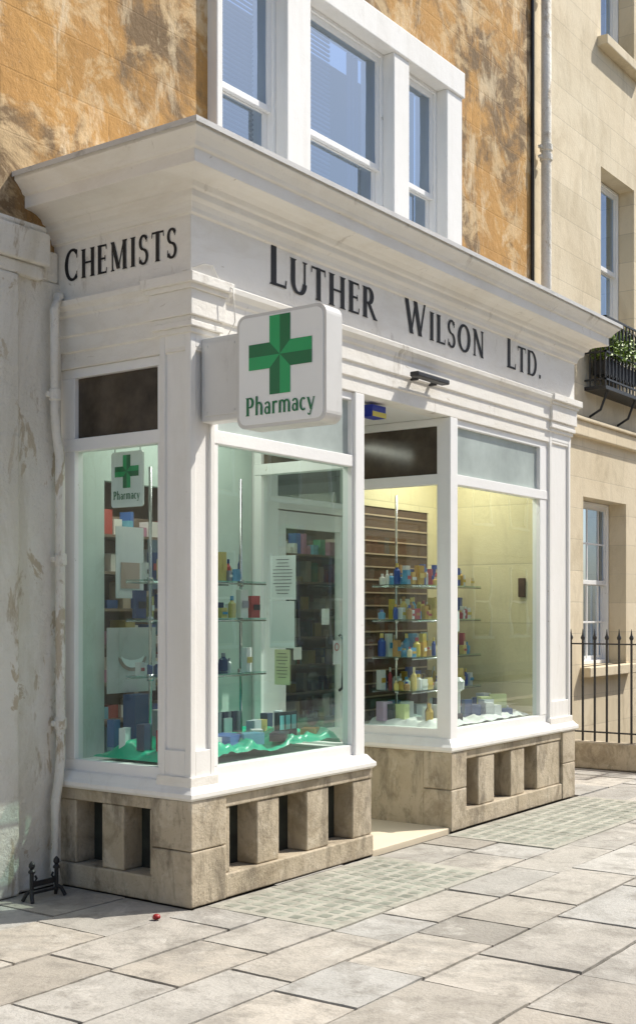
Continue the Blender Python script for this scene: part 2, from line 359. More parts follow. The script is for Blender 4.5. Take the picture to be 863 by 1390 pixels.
base_front(.262,1.77,[(.262,.318),(.564,.773),(1.05,1.28),(1.55,1.77)])
base_front(3.02,4.70,[(3.02,3.04),(3.24,3.5),(3.78,4.02),(4.25,4.70)])
Bm.box(-.028,.16,.262,D,0,.135);Bm.box(-.02,.16,.262,D,.505,.572)
for a,b in ((.262,.292),(.49,.664),(.874,D)): Bm.box(-.012,.16,a,b,.137,.503)
for z0,z1 in ((0,.30),(.304,.574)):
    Bm.box(-.036,.26,-.036,.26,z0,z1)
    Bm.box(4.703,4.955,-.036,.2,z0,z1)
    Bm.box(2.79,3.018,-.036,.2,z0,z1)
Bm.box(2.80,2.95,.203,.9,0,.574); Bm.box(1.60,1.765,.163,.9,0,.574)
Bm.box(4.80,4.95,.203,D,0,.574)
Bm.build('stone_base',M['plinth'],shop,bevel=.009,seg=3)
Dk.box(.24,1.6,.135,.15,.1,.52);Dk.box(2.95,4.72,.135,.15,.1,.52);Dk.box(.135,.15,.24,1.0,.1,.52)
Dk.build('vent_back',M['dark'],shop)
I=MB()
I.box(.09,1.62,.09,D,.66,.72); I.box(2.92,4.9,.09,D,.66,.72)
I.build('display_floor',M['paint2'],shop)
I=MB(); I.box(.09,.34,1.0,1.06,.721,3.02); I.box(1.32,1.69,.93,1.0,.721,3.02); I.box(.34,1.32,1.0,1.06,2.4,3.02)
I.build('bay_back_wall',M['palegreen'],shop)
I=MB(); I.box(4.40,4.46,.1,1.0,.721,3.018); I.box(4.2,4.4,.99,1.05,.721,3.018); I.box(2.95,4.2,.99,1.05,2.45,3.018)
I.build('bay_end_wall',M['cream'],shop)
I=MB(); I.box(2.95,4.20,1.0,1.05,.721,2.45); I.build('slatwall',M['slat'],shop)
I=MB()
for k in range(16): I.box(2.96,4.19,.99,.999,.80+k*.105,.80+k*.105+.012)
I.build('slatwall_strips',M['slatl'],shop)
MB().box(4.37,4.399,.16,.22,1.72,1.88).build('alarm_box',M['slat'],shop,bevel=.006)
d=MB()
d.box(1.70,1.90,.86,.95,0.03,3.015); d.box(2.80,2.85,.86,.95,.03,3.015)
d.box(1.90,2.80,.86,.95,2.96,3.015); d.box(1.90,2.80,.865,.945,2.33,2.42)
d.box(1.91,2.02,.88,.93,.05,2.32); d.box(2.70,2.79,.88,.93,.05,2.32); d.box(2.02,2.70,.88,.93,.05,.72); d.box(2.02,2.70,.88,.93,2.2,2.32)
d.build('door_frame',M['paint2'],shop,bevel=.004)
MB().poly([(2.02,.91,.72),(2.70,.91,.72),(2.70,.91,2.2),(2.02,.91,2.2)]).poly([(1.9,.91,2.42),(2.8,.91,2.42),(2.8,.91,2.96),(1.9,.91,2.96)]).build('door_glass',M['glass'],shop)
d=MB(); d.tube([(2.66,.86,1.0),(2.66,.83,1.02),(2.66,.83,1.4),(2.66,.86,1.42)],.012,8); d.build('door_handle',M['chrome'],shop,smooth=True)
MB().box(1.765,2.80,-.02,.9,-.02,.03).build('lobby_floor',M['floor'],shop,bevel=.006)
r=MB()
r.poly([(-1,1.4,.04),(6,1.4,.04),(6,4.6,.04),(-1,4.6,.04)]); r.poly([(0,1.0,.04),(5,1.0,.04),(5,1.4,.04),(0,1.4,.04)])
r.build('room_floor',M['innerfloor'],shop)
r=MB(); r.box(-1,6,4.6,4.7,0,3.1); r.box(-1.1,-1,1.4,4.6,0,3.1); r.box(6,6.1,1.4,4.6,0,3.1); r.box(-1,6,1.06,4.6,3.07,3.12)
r.build('room_walls',M['inner'],shop)
r=MB(); pk=MB()
pal=[(.8,.8,.78),(.75,.75,.7),(.1,.2,.5),(.45,.1,.08),(.6,.5,.2),(.1,.4,.25),(.2,.5,.65),(.7,.6,.5),(.5,.25,.35),(.85,.85,.85),(.05,.08,.15),(.85,.85,.85),(.6,.65,.7)]
for X0,X1,Y in ((-.9,1.9,1.75),(1.9,3.0,3.2),(3.1,5.8,2.4),(-.9,5.8,4.2)):
    r.box(X0,X1,Y+.32,Y+.35,.05,2.3)
    for k in range(8):
        z=.3+k*.26; r.box(X0,X1,Y,Y+.32,z,z+.02)
        x=X0+.04
        while x<X1-.1:
            w=random.uniform(.03,.11); h=random.uniform(.05,.2)
            if random.random()<.93: pk.box(x,x+w,Y+.04+random.uniform(0,.08),Y+.2,z+.021,z+.021+h,random.choice(pal))
            x+=w+random.uniform(.006,.025)
r.build('gondola_shelving',M['gond'],shop); pk.build('shop_stock',M['pack'],shop)

def disp(name,X0,X1,Y0,Y1,zs,poles,prods,dens,top):
    e=root(name); s=MB(); 
    for z in zs: s.box(X0,X1,Y0,Y1,z,z+.008)
    s.build('glass_shelves',M['shelfg'],e)
    p=MB()
    for x,y in poles:
        p.lathe(x,y,[(.010,.722),(.010,top)],10); p.lathe(x,y,[(.04,.7215),(.04,.73)],12)
        for z in zs: p.lathe(x,y,[(.02,z-.02),(.02,z+.02)],10)
    for z in zs:
        p.tube([(X0,Y0+.004,z-.008),(X1,Y0+.004,z-.008)],.006,6); p.tube([(X0,Y1-.004,z-.008),(X1,Y1-.004,z-.008)],.006,6)
    p.build('chrome_posts',M['chrome'],e,smooth=True)
    m=MB()
    for z in zs:
      for (ya,yb) in ((Y0+.03,Y0+.08),(Y0+.13,Y0+.17),(Y1-.1,Y1-.07)):
        x=X0+.02
        while x<X1-.06:
            w=random.uniform(.03,.075); h=random.uniform(.06,.18)
            if random.random()<dens:
                y=random.uniform(ya,yb); c=random.choice(prods); zz=z+.009
                kind=random.random()
                if kind<.5: m.box(x,x+w,y,y+.04,zz,zz+h,c,random.uniform(-.2,.2)); m.box(x+.004,x+w-.004,y-.008,y-.006,zz+h*.35,zz+h*.6,random.choice(prods),0)
                else:
                    r_=w*.42; c2=random.choice(prods)
                    m.lathe(x+w/2,y+.02,[(r_*.9,zz),(r_,zz+.01),(r_,zz+h*.65),(r_*.45,zz+h*.75),(r_*.45,zz+h*.8),(r_*.5,zz+h*.8),(r_*.45,zz+h)],12,[c,c,c,c,c2,c2])
            x+=w+random.uniform(.004,.015 if dens>.7 else .06)
    m.build('stock',M['pack'],e); return e
P1=[(.8,.8,.8),(.05,.1,.4),(.6,.35,.05),(.5,.08,.1),(.75,.55,.1),(.1,.35,.6),(.85,.85,.8),(.45,.25,.1),(.8,.6,.2),(.8,.8,.8),(.8,.65,.4)]
disp('glass_display_shelf',.26,1.2,.42,.74,(1.21,1.55,1.78),((.30,.58),(1.14,.58)),[(.05,.08,.2),(.8,.8,.8),(.3,.3,.35),(.5,.1,.1),(.02,.02,.03),(.1,.3,.5),(.75,.75,.72),(.6,.5,.2)],.55,2.45)
disp('glass_display_shelf',3.05,4.15,.45,.82,(.98,1.24,1.53,1.80),((3.12,.64),(4.05,.64)),P1,.95,2.5)
def cloth(name,mat,x0,x1,y0,y1,z,amp,sc_):
    nx,ny=130,70; v=[];f=[]
    for j in range(ny+1):
        for i in range(nx+1):
            x=x0+(x1-x0)*i/nx; y=y0+(y1-y0)*j/ny
            wx=x+.15*noise.noise(Vector((x*2,y*2,7)))
            h=(1-abs(noise.noise(Vector((wx*sc_,y*sc_*1.2,3.1+x0))))*1.7)*amp+abs(noise.noise(Vector((wx*sc_*2.7,y*sc_*2,9))))*amp*.4
            h=max(0,h)
            edge=max(0.0,min(1,(x-x0)/.05,(x1-x)/.05,(y-y0)/.04+.45))
            v.append((x,y,z+.003+h*edge))
    for j in range(ny):
        for i in range(nx):
            a=j*(nx+1)+i; f.append((a,a+1,a+nx+2,a+nx+1))
    me=bpy.data.meshes.new(name); me.from_pydata(v,[],f); me.materials.append(mat)
    for p in me.polygons:p.use_smooth=True
    o=bpy.data.objects.new(name,me); sc.collection.objects.link(o)
    return o
cloth('green_satin_cloth',M['cloth'],.1,1.57,.095,.85,.745,.085,3.6)
cloth('white_cloth',M['wcloth'],2.97,4.36,.1,.8,.724,.05,4.5)
m=MB()
def bx(x,y,w,d_,h,c,rot=0,z=.80): m.box(x-w/2,x+w/2,y-d_/2,y+d_/2,z,z+h,c,rot)
bx(1.25,.3,.2,.03,.16,(.02,.05,.06),.0);
for k in range(3): m.box(1.16+k*.062,1.205+k*.062,.277,.282,.85,.94,(.2,.6,.65))
for k in range(5): bx(.85+k*.045,.52,.035,.03,.17,(.04,.06,.12) if k%2 else (.3,.32,.36),.2)
bx(.6,.25,.22,.14,.07,(.05,.15,.45),.3); bx(.75,.2,.16,.1,.07,(.1,.35,.5),-.2); bx(.5,.42,.12,.1,.1,(.05,.25,.5),.1)
bx(1.05,.2,.16,.1,.05,(.02,.02,.03),.5); bx(1.4,.22,.12,.1,.05,(.5,.3,.05),.4); bx(.95,.3,.1,.07,.07,(.7,.7,.72),.8); bx(.4,.2,.12,.08,.07,(.7,.7,.75),.2)
bx(.2,.35,.06,.12,.12,(.5,.02,.03),.1,.80); bx(.18,.52,.07,.05,.15,(.03,.05,.1),.2); bx(.35,.3,.05,.16,.06,(.8,.8,.8)); bx(.17,.66,.07,.04,.12,(.8,.8,.82),.3); bx(.2,.78,.06,.05,.16,(.05,.15,.35),.1)
bx(.50,.88,.14,.1,.36,(.02,.08,.22),0,.73); bx(.72,.88,.12,.1,.25,(.6,.62,.62),0,.73)
for k in range(9): bx(random.uniform(.3,1.45),random.uniform(.4,.75),random.uniform(.05,.12),random.uniform(.03,.06),random.uniform(.08,.17),random.choice(pal),random.uniform(-.5,.5),.79)
m.build('medicine_packages',M['pack'])
m=MB()
for k in range(46):
    x=random.uniform(3.02,4.3); y=random.uniform(.18,.75)
    bx(x,y,random.uniform(.05,.14),random.uniform(.04,.1),random.uniform(.04,.17),random.choice([(.8,.8,.82),(.7,.75,.4),(.1,.15,.3),(.6,.65,.7),(.05,.05,.06),(.5,.35,.5),(.85,.85,.85)]),random.uniform(-1,1),.755)
for k in range(6):
    x=3.05+k*.07; m.lathe(x,.3+.05*(k%2),[(.025,.745),(.028,.84),(.012,.87),(.014,.90)],12,random.choice([(.2,.1,.05),(.1,.05,.02),(.6,.4,.1)]))
m.lathe(3.35,.22,[(.05,.75),(.045,.77),(.015,.80),(.015,.98),(.045,1.0),(.05,1.06),(.02,1.09)],14,(.8,.8,.78))
m.build('toiletry_packages',M['pack'])
def sheet(mb,ax,p,a0,a1,z0,z1,c):
    if ax=='x': mb.poly([(p,a0,z0),(p,a1,z0),(p,a1,z1),(p,a0,z1)],c)
    else: mb.poly([(a0,p,z0),(a1,p,z0),(a1,p,z1),(a0,p,z1)],c)
e=root('window_notices'); n=MB(); 
sheet(n,'x',1.652,.52,.74,1.68,1.98,(.82,.86,.84)); sheet(n,'x',1.650,.53,.74,1.35,1.67,(.84,.87,.86)); sheet(n,'x',1.652,.57,.70,1.1,1.34,(.75,.72,.45)); 
sheet(n,'y',.875,2.60,2.69,1.2,1.38,(.85,.85,.85)); sheet(n,'y',.056,3.0,3.07,1.45,1.60,(.8,.82,.8)); sheet(n,'y',.875,2.45,2.55,1.5,1.62,(.8,.8,.75)); sheet(n,'y',.875,2.1,2.2,1.25,1.34,(.75,.75,.7))
n.build('paper',M['paper'],e)
n=MB()
for k in range(11):
    z=1.95-k*.023; w=random.uniform(.06,.17); n.poly([(1.648,.63-w/2,z),(1.648,.63+w/2,z),(1.648,.63+w/2,z+.004),(1.648,.63-w/2,z+.004)])
for k in range(8):
    z=1.31-k*.023; w=random.uniform(.06,.1); n.poly([(1.648,.635-w/2,z),(1.648,.635+w/2,z),(1.648,.635+w/2,z+.004),(1.648,.635-w/2,z+.004)])
n.build('print_lines',M['ink'],e)
n=MB(); 
for k in range(20):
    a=2*math.pi*k/20; a2=2*math.pi*(k+1)/20
    n.poly([(2.645+.03*math.cos(a),.872,1.33+.03*math.sin(a)),(2.645+.03*math.cos(a2),.872,1.33+.03*math.sin(a2)),(2.645+.022*math.cos(a2),.872,1.33+.022*math.sin(a2)),(2.645+.022*math.cos(a),.872,1.33+.022*math.sin(a))],(.6,.02,.02))
n.build('no_smoking_print',M['paper'],e)
e=root('advertising_poster'); n=MB()
n.box(.30,.72,.93,.94,1.10,1.5,(.55,.54,.53)); n.box(.36,.60,.92,.925,1.68,2.12,(.66,.68,.68)); n.box(.40,.56,.915,.919,1.74,1.90,(.45,.34,.28)); n.box(.64,.80,.92,.925,1.74,2.05,(.12,.16,.2))
n.build('board',M['paper'],e)
n=MB()
for rr,cc_,yy in ((1.0,(.38,.27,.24),.928),(.8,(.85,.85,.84),.926)):
    for k in range(16):
        a=math.radians(200+k*8.75); a2=math.radians(208.75+k*8.75)
        q=lambda a,ry:(.51+.13*rr*math.cos(a),yy,1.34+ry*rr*math.sin(a))
        n.poly([q(a,.11),q(a2,.11),q(a2,.05),q(a,.05)],cc_)
n.build('smile_print',M['paper'],e)

# ================================================================= SIGNS
def rrect(cy,cz,w,h,r,n=6):
    pts=[]
    for sy,sz,a0 in ((1,1,0),(-1,1,90),(-1,-1,180),(1,-1,270)):
        for k in range(n+1):
            a=math.radians(a0+90*k/n); pts.append((cy+sy*(w/2-r)+r*math.cos(a),cz+sz*(h/2-r)+r*math.sin(a)))
    return pts
def prism(mb,pts,x0,x1,col=(1,1,1)):
    a=[(x0,y,z) for y,z in pts]; b=[(x1,y,z) for y,z in pts]
    mb.poly(a,col); mb.poly(list(reversed(b)),col); n=len(pts)
    for i in range(n):
        j=(i+1)%n; mb.poly([a[i],b[i],b[j],a[j]],col)
def cross(e,xs,cy,cz,R,w):
    dk=MB(); lt=MB(); x=xs
    for k in range(4):
        a=k*math.pi/2; ca,sa=math.cos(a),math.sin(a)
        def Q(p,q): return (x,cy-(p*ca-q*sa),cz+(p*sa+q*ca))
        h=w/2
        lt.poly([Q(0,0),Q(h,h),Q(R,h),Q(R,0)]); dk.poly([Q(0,0),Q(R,0),Q(R,-h),Q(h,-h)])
    lt.build('cross_light_facets',M['greenl'],e); dk.build('cross_dark_facets',M['greend'],e)
ps=root('pharmacy_sign')
x0,x1=.06,.20; cy=-.565; cz=2.865; wd=.58; ht=.60
b=MB(); prism(b,rrect(cy,cz,wd,ht,.055),x0,x1); b.build('sign_casing',M['signbody'],ps,bevel=.008)
b=MB(); prism(b,rrect(cy,cz,wd-.035,ht-.035,.045),x0-.004,x1+.004); b.build('sign_face',M['signface'],ps,bevel=.002)
cross(ps,x0-.007,cy,cz+.07,.205,.135)
tt=MB(); word(tt,'Pharmacy',(x0-.0065,cy+.225,cz-.235),(0,-1,0),(0,0,1),(-1,0,0),.10,.45,.05); tt.build('sign_text',M['greend'],ps)
b=MB(); b.box(.085,.185,-.285,-.0,2.63,3.09); b.build('bracket_housing',M['signbody'],ps,bevel=.01)
b=MB(); b.box(.078,.084,-.26,-.03,2.66,3.06)
for y in (-.24,-.05):
    for z in (2.68,3.04): b.box(.074,.078,y-.006,y+.006,z-.006,z+.006)
b.build('bracket_panel',M['signbody'],ps,bevel=.002)
hs=root('hanging_pharmacy_sign')
cy=.575;cz=2.36
b=MB(); prism(b,rrect(cy,cz,.25,.32,.02),.10,.112); b.build('board',M['signface'],hs)
cross(hs,.098,cy,cz+.045,.095,.06)
tt=MB(); word(tt,'Pharmacy',(.0985,cy+.105,cz-.115),(0,-1,0),(0,0,1),(-1,0,0),.05,.21,.07); tt.build('text',M['greend'],hs)
b=MB(); b.tube([(.106,cy-.1,cz+.15),(.106,cy-.1,2.60)],.003,6); b.tube([(.106,cy+.1,cz+.15),(.106,cy+.1,2.60)],.003,6); b.build('cords',M['ink'],hs)
e=root('security_light'); b=MB(); b.box(2.17,2.60,-.13,-.06,3.20,3.235); b.box(2.25,2.28,-.07,-.01,3.19,3.22); b.box(2.5,2.53,-.07,-.01,3.19,3.22); b.build('housing',M['iron'],e,bevel=.008)
e=root('door_sensor'); b=MB(); b.box(1.95,2.12,.10,.2,2.92,3.0,(.01,.03,.35)); b.box(1.95,2.12,.095,.099,2.92,2.955,(.6,.5,.05)); b.build('housing',M['pack'],e,bevel=.004)
b=MB(); b.tube([(-.04,.03,3.44),(.0,-.03,3.46),(.06,-.04,3.49),(.14,-.035,3.50),(.2,-.035,3.43),(.24,-.10,3.38),(.255,-.10,3.2),(.24,-.04,3.1)],.004,6); b.build('sign_cable',M['paintold'],smooth=True)

# ================================================================= LEFT HOUSE (ochre)
hs_=root('ochre_town_house')
b=MB()
Y0,Y1=D,1.40
b.box(-7,0,Y0,Y1,3.60,4.24); b.box(0,6.35,Y0,Y1,3.06,4.24)
b.box(-7,1.36,Y0,Y1,4.24,6.46); b.box(4.78,6.35,Y0,Y1,4.24,6.46); b.box(-7,6.35,Y0,Y1,6.46,11)
b.build('upper_wall',M['ochre'],hs_)
b=MB(); b.box(-7,-.001,1.0,Y1,0,3.52); b.box(-7,-.17,.96,1.3,3.50,3.58); b.box(-7,-.15,.93,1.3,3.58,3.77); b.box(-7,-.16,.95,1.3,3.77,3.81); b.box(-.15,-.03,1.0,1.3,3.52,3.7)
b.box(-7,-.36,.955,1.0,0,3.50)
b.build('painted_lower_wall',M['render'],hs_,bevel=.015)
b=MB(); b.box(4.955,6.35,Y0,Y1,0,3.06); b.build('lower_wall',M['stone'],hs_)
b=MB(); fy=.965
for a,c in ((1.36,1.42),(2.15,2.44),(3.61,3.85),(4.49,4.76)): b.box(a,c,fy,1.30,4.22,6.22)
b.box(1.33,4.78,fy-.02,1.30,6.221,6.45); b.box(1.34,4.78,.9,1.30,4.20,4.26)
b.build('window_surround',M['paint'],hs_,bevel=.008)
def sash(mbf,mbg,x0,x1,z0,z1,zm,y,f=.05):
    mbf.box(x0,x0+.03,y-.04,y+.06,z0,z1); mbf.box(x1-.03,x1,y-.04,y+.06,z0,z1); mbf.box(x0+.03,x1-.03,y-.04,y+.06,z1-.03,z1); mbf.box(x0+.03,x1-.03,y-.05,y+.06,z0,z0+.04)
    a,c=x0+.03,x1-.03
    for (s0,s1,yy) in ((zm-.02,z1-.03,y-.02),(z0+.04,zm+.02,y+.02)):
        mbf.box(a,a+f,yy,yy+.035,s0,s1); mbf.box(c-f,c,yy,yy+.035,s0,s1)
        mbf.box(a+f,c-f,yy,yy+.035,s1-f,s1); mbf.box(a+f,c-f,yy,yy+.035,s0,s0+f)
        mbg.poly([(a+f,yy+.018,s0+f),(c-f,yy+.018,s0+f),(c-f,yy+.018,s1-f),(a+f,yy+.018,s1-f)])
f_=MB();g_=MB()
for a,c in ((1.42,2.15),(2.44,3.61),(3.85,4.49)): sash(f_,g_,a+.001,c-.001,4.261,6.219,5.27,1.11,.045)
f_.build('sash_frames',M['paint2'],hs_,bevel=.003); g_.build('sash_panes',M['glass2'],hs_)
b=MB(); b.box(1.3,4.9,1.9,1.95,4.2,6.5); b.build('unlit_room_panel',M['unlitroom'],hs_)  # panel painted dark in place of the unlit room behind the sashes
b=MB()
for X0,X1,zb in ((1.5,2.07,4.9),(2.52,3.05,5.0)):
    z=6.18
    while z>zb: b.box(X0,X1,1.22,1.235,z,z+.014); z-=.036
b.build('venetian_blinds',M['blind'],hs_)
b=MB()
for X0,X1 in ((3.35,3.52),(4.2,4.42)):
    for k in range(6): b.box(X0+k*(X1-X0)/6,X0+(k+1)*(X1-X0)/6-.004,1.24+.02*(k%2),1.27+.02*(k%2),4.3,6.2)
b.build('curtains',M['blind'],hs_,bevel=.008)
def pipe(name,pts,r,mat,joints=()):
    e=root(name); p=MB(); p.tube(pts,r,14); o=p.build('pipe',mat,e,smooth=True)
    j=MB()
    for x,y,z in joints: j.lathe(x,y,[(r*1.0,z-.035),(r*1.25,z-.03),(r*1.25,z+.03),(r*1.0,z+.035)],16); j.box(x-r*1.8,x+r*1.8,y+r*.2,y+r*.9,z-.015,z+.015)
    if joints: j.build('collars',mat,e,bevel=.003)
    return e
pipe('white_downpipe',[(-.0,1.02,3.40),(-.05,.97,3.44),(-.10,.93,3.42),(-.125,.93,3.34),(-.12,.93,2.75),(-.10,.94,2.62),(-.075,.94,2.5),(-.07,.94,.75),(-.085,.94,.62),(-.12,.93,.5),(-.125,.93,.12),(-.14,.88,.03)],.028,M['render'],((-.12,.93,2.85),(-.07,.94,1.9),(-.07,.94,.95)))
pipe('stone_coloured_drainpipe',[(6.48,.95,0),(6.48,.95,11)],.052,M['render'],((6.48,.95,6.2),(6.48,.95,6.3),(6.48,.95,7.9),(6.48,.95,4.5)))
pipe('black_cable_conduit',[(6.33,1.03,4),(6.33,1.03,11)],.016,M['iron'])

# ================================================================= RIGHT HOUSE
rh=root('bath_stone_house')
b=MB(); xa,xb=6.351,16
b.box(xa,7.63,D,Y1,0,3.55); b.box(8.87,xb,D,Y1,0,3.55); b.box(7.63,8.87,D,Y1,0,.99); b.box(7.63,8.87,D,Y1,2.86,3.55)
b.box(xa,8.12,D,Y1,3.55,11); b.box(9.12,xb,D,Y1,3.55,11); b.box(8.12,9.12,D,Y1,3.55,4.85); b.box(8.12,9.12,D,Y1,6.62,8.05); b.box(8.12,9.12,D,Y1,9.9,11)
b.build('walls',M['stone'],rh)
b=MB(); b.box(6.56,xb,.98,D+.05,3.50,3.66); b.box(6.56,xb,.95,D+.05,3.661,3.70)
b.box(8.02,9.22,.93,D+.1,7.94,8.05); b.box(7.55,8.95,.93,D+.1,.88,.99)
b.build('string_course_and_sills',M['stone'],rh,bevel=.01)
f_=MB();g_=MB()
sash(f_,g_,7.64,8.86,.995,2.855,1.93,1.30); sash(f_,g_,8.13,9.11,4.86,6.61,5.62,1.28); sash(f_,g_,8.13,9.11,8.06,9.89,9.0,1.28)
for z0,z1 in ((1.05,1.9),(1.96,2.8)):
    for x in (7.98,8.30,8.62): f_.box(x-.01,x+.01,1.29,1.31,z0,z1)
    f_.box(7.7,8.8,1.291,1.309,(z0+z1)/2-.01,(z0+z1)/2+.01)
f_.build('sash_frames',M['paint2'],rh,bevel=.003); g_.build('sash_panes',M['glass2'],rh)
b=MB(); b.box(7.4,9.4,1.9,1.95,.5,10.5); b.build('unlit_room_panel',M['unlitroom'],rh)  # one dark-painted panel serves as the unlit rooms on every floor
bl=root('iron_balconette'); b=MB()
bx0,bx1,by=7.66,9.5,.80
b.box(bx0,bx1,by,D,4.02,4.06)
for z in (4.12,4.42,4.80): b.box(bx0,bx1,by,by+.02,z,z+.02); b.box(bx0,bx0+.02,by,D,z,z+.02)
k=bx0
while k<bx1: b.box(k,k+.014,by+.003,by+.017,4.06,4.82); k+=.10
for y in (.86,.92,.98): b.box(bx0+.003,bx0+.016,y,y+.014,4.06,4.82)
k=bx0+.05
while k<bx1:
    b.tube([(k+.04*math.cos(a/8*2*math.pi),by+.01,4.27+.11*math.sin(a/8*2*math.pi)) for a in range(9)],.006,5); 
    b.tube([(k+.04*math.cos(a/8*2*math.pi),by+.01,4.62+.14*math.sin(a/8*2*math.pi)) for a in range(9)],.006,5); k+=.1
for x in (7.8,8.6,9.3): b.tube([(x,D,3.75),(x,.92,3.82),(x,.84,4.02)],.014,6)
b.build('ironwork',M['iron'],bl)
pl=root('window_box_plant'); b=MB(); b.box(7.78,8.7,.84,1.0,4.20,4.36); b.build('trough',M['iron'],pl,bevel=.008)
b=MB()
for k in range(4600):
    cx=random.choice([7.90,8.08,8.30,8.52]); a=random.uniform(0,6.28); rr=random.random()**.4
    el=random.uniform(-.3,1.5)
    R=.22+.04*math.sin(a*3+cx*9)
    x=cx+R*rr*math.cos(a)*math.cos(el)*1.1; y=.90+.15*rr*math.sin(a)*math.cos(el); z=4.46+R*1.4*rr*math.sin(el)
    s=random.uniform(.012,.028); u=Vector((random.gauss(0,1),random.gauss(0,1),random.gauss(0,1))).normalized(); w=u.orthogonal().normalized()
    p=Vector((x,y,z)); g=random.uniform(.5,1.5)
    b.poly([p-u*s,p+w*s*.5,p+u*s,p-w*s*.5],(.22*g,.34*g,.03*g))
b.build('foliage',M['leaf'],pl)
rl=root('iron_railing'); b=MB(); X=6.86
def bar(x,y,top=1.30):
    b.box(x-.009,x+.009,y-.009,y+.009,.27,top)
    b.lathe(x,y,[(.009,top),(.02,top+.02),(.022,top+.035),(.010,top+.06),(.002,top+.12)],6)
y=.98
while y>-.25: bar(X,y); y-=.13
x=X+.13
while x<13: bar(x,-.28); x+=.13
for z in (1.26,.36): b.box(X-.018,X+.018,-.3,1.04,z,z+.014); b.box(X+.02,13,-.298,-.262,z,z+.014)
b.build('bars',M['iron'],rl)
b=MB(); b.box(X-.1,X+.1,-.4,.98,0,.27); b.box(X+.101,13,-.4,-.18,0,.27); b.build('stone_kerb',M['plinth'],rl,bevel=.015)
bs=root('boot_scraper'); b=MB()
cx,cy=-.32,.80
for s in (-1,1):
    x=cx+s*.09
    b.lathe(x,cy,[(.012,0.03),(.012,.15),(.02,.155),(.02,.165),(.010,.175),(.018,.19),(.016,.205),(.004,.22)],10)
    b.tube([(x,cy,.06),(x+s*.02,cy-.02,.04),(x+s*.03,cy-.04,.0)],.011,8); b.tube([(x,cy,.06),(x+s*.02,cy+.02,.04),(x+s*.03,cy+.04,.0)],.011,8)
    b.tube([(x,cy,.12),(x-s*.02,cy,.10),(x-s*.035,cy,.12),(x-s*.025,cy,.135)],.007,6)
b.box(cx-.09,cx+.09,cy-.006,cy+.006,.075,.105); b.box(cx-.09,cx+.09,cy-.008,cy+.008,.035,.048)
b.build('iron_frame',M['iron'],bs)

# ================================================================= GROUND
MB().poly([(-150,-150,-.13),(150,-150,-.13),(150,150,-.13),(-150,150,-.13)]).build('ground',M['asphalt'])
MB().poly([(-60,-10.5,-.125),(60,-10.5,-.125),(60,-5.9,-.125),(-60,-5.9,-.125)]).build('road',M['asphalt'])
MB().box(-40,40,-5.75,4,-.128,-.014).build('pavement_bed',M['grout'])
b=MB()
def slab(x0,x1,y0,y1):
    k=random.uniform(.80,1.10); w=random.uniform(-.03,.045)
    if random.random()<.10: k*=.82
    dz=random.uniform(-.006,.002); g=lambda:random.uniform(.003,.013)
    a=(x0+g(),y0+g());q=(x1-g(),y0+g());c=(x1-g(),y1-g());d=(x0+g(),y1-g())
    out=[]
    for p,r_ in ((a,q),(q,c),(c,d),(d,a)):
        n=6
        for i in range(n):
            t=i/n; j=.0035 if i else 0
            out.append((p[0]+(r_[0]-p[0])*t+random.uniform(-j,j),p[1]+(r_[1]-p[1])*t+random.uniform(-j,j)))
    tilt=(random.uniform(-.004,.004),random.uniform(-.004,.004)); mx,my=(x0+x1)/2,(y0+y1)/2
    col=(k*(1+w),k,k*(1-w*1.3))
    top=[(x,y,dz+(x-mx)*tilt[0]+(y-my)*tilt[1]) for x,y in out]; bot=[(x,y,-.03) for x,y in out]
    b.poly(top,col)
    n=len(out)
    for i in range(n):
        j=(i+1)%n
        b.poly([bot[i],bot[j],top[j],top[i]],col)
def row(y0,y1,xa,xb,mn=.38,mx=.98):
    x=xa
    while x<xb-.01:
        w=random.uniform(mn,mx)
        if xb-(x+w)<.3:w=xb-x
        slab(x,x+w,y0,y1); x+=w
row(-.06,.45,-6,-.03,.4,.8); row(.45,1.0,-6.2,-.03,.4,.8)
for y0,y1 in [(-.48,-.06),(-.90,-.48)]:
    row(y0,y1,-6+random.uniform(-.3,0),.06); row(y0,y1,1.76,2.66,.4,.6); row(y0,y1,4.98,14)
row(-.06,-.03,-0.03,1.76,.5,.9)
y=-.90
while y>-5.2:
    h=random.uniform(.32,.54)
    row(y-h,y,-9+random.uniform(-.5,0),14+random.uniform(0,.5)); y-=h
yk=y
row(-.06,1.04,5.0,6.74,.5,.9)
fo=b.build('flagstone_pavement',M['flag'],None)
bm=bmesh.new(); bm.from_mesh(fo.data); bmesh.ops.remove_doubles(bm,verts=bm.verts,dist=.00001); bmesh.ops.recalc_face_normals(bm,faces=bm.faces); bm.to_mesh(fo.data); bm.free()
md=fo.modifiers.new('bevel','BEVEL'); md.width=.006; md.segments=2; md.limit_method='ANGLE'; md.angle_limit=math.radians(40)
b=MB(); x=-20
while x<30: b.box(x,x+.895,-5.9,yk-.01,-.13,.0); x+=.9
b.build('kerb',M['plinth'],None,bevel=.015)
e=root('pavement_lights')
c=MB(); l=MB()
for (xa_,xb_) in ((.06,1.76),(2.66,4.98)):
    n=int(round((xb_-xa_)/.56)); w=(xb_-xa_)/n
    for k in range(n): c.box(xa_+k*w+.003,xa_+(k+1)*w-.003,-.897,-.063,-.02,.001)
    nx=int((xb_-xa_-.06)/.105)
    for i in range(nx):
        for j in range(7):
            x=xa_+.06+i*.105; y=-.85+j*.108
            l.box(x,x+.07,y,y+.07,-.01,.003,rot=random.uniform(-.05,.05))
c.build('concrete_panel',M['concrete'],e,bevel=.004); l.build('lenses',M['lens'],e,bevel=.004)
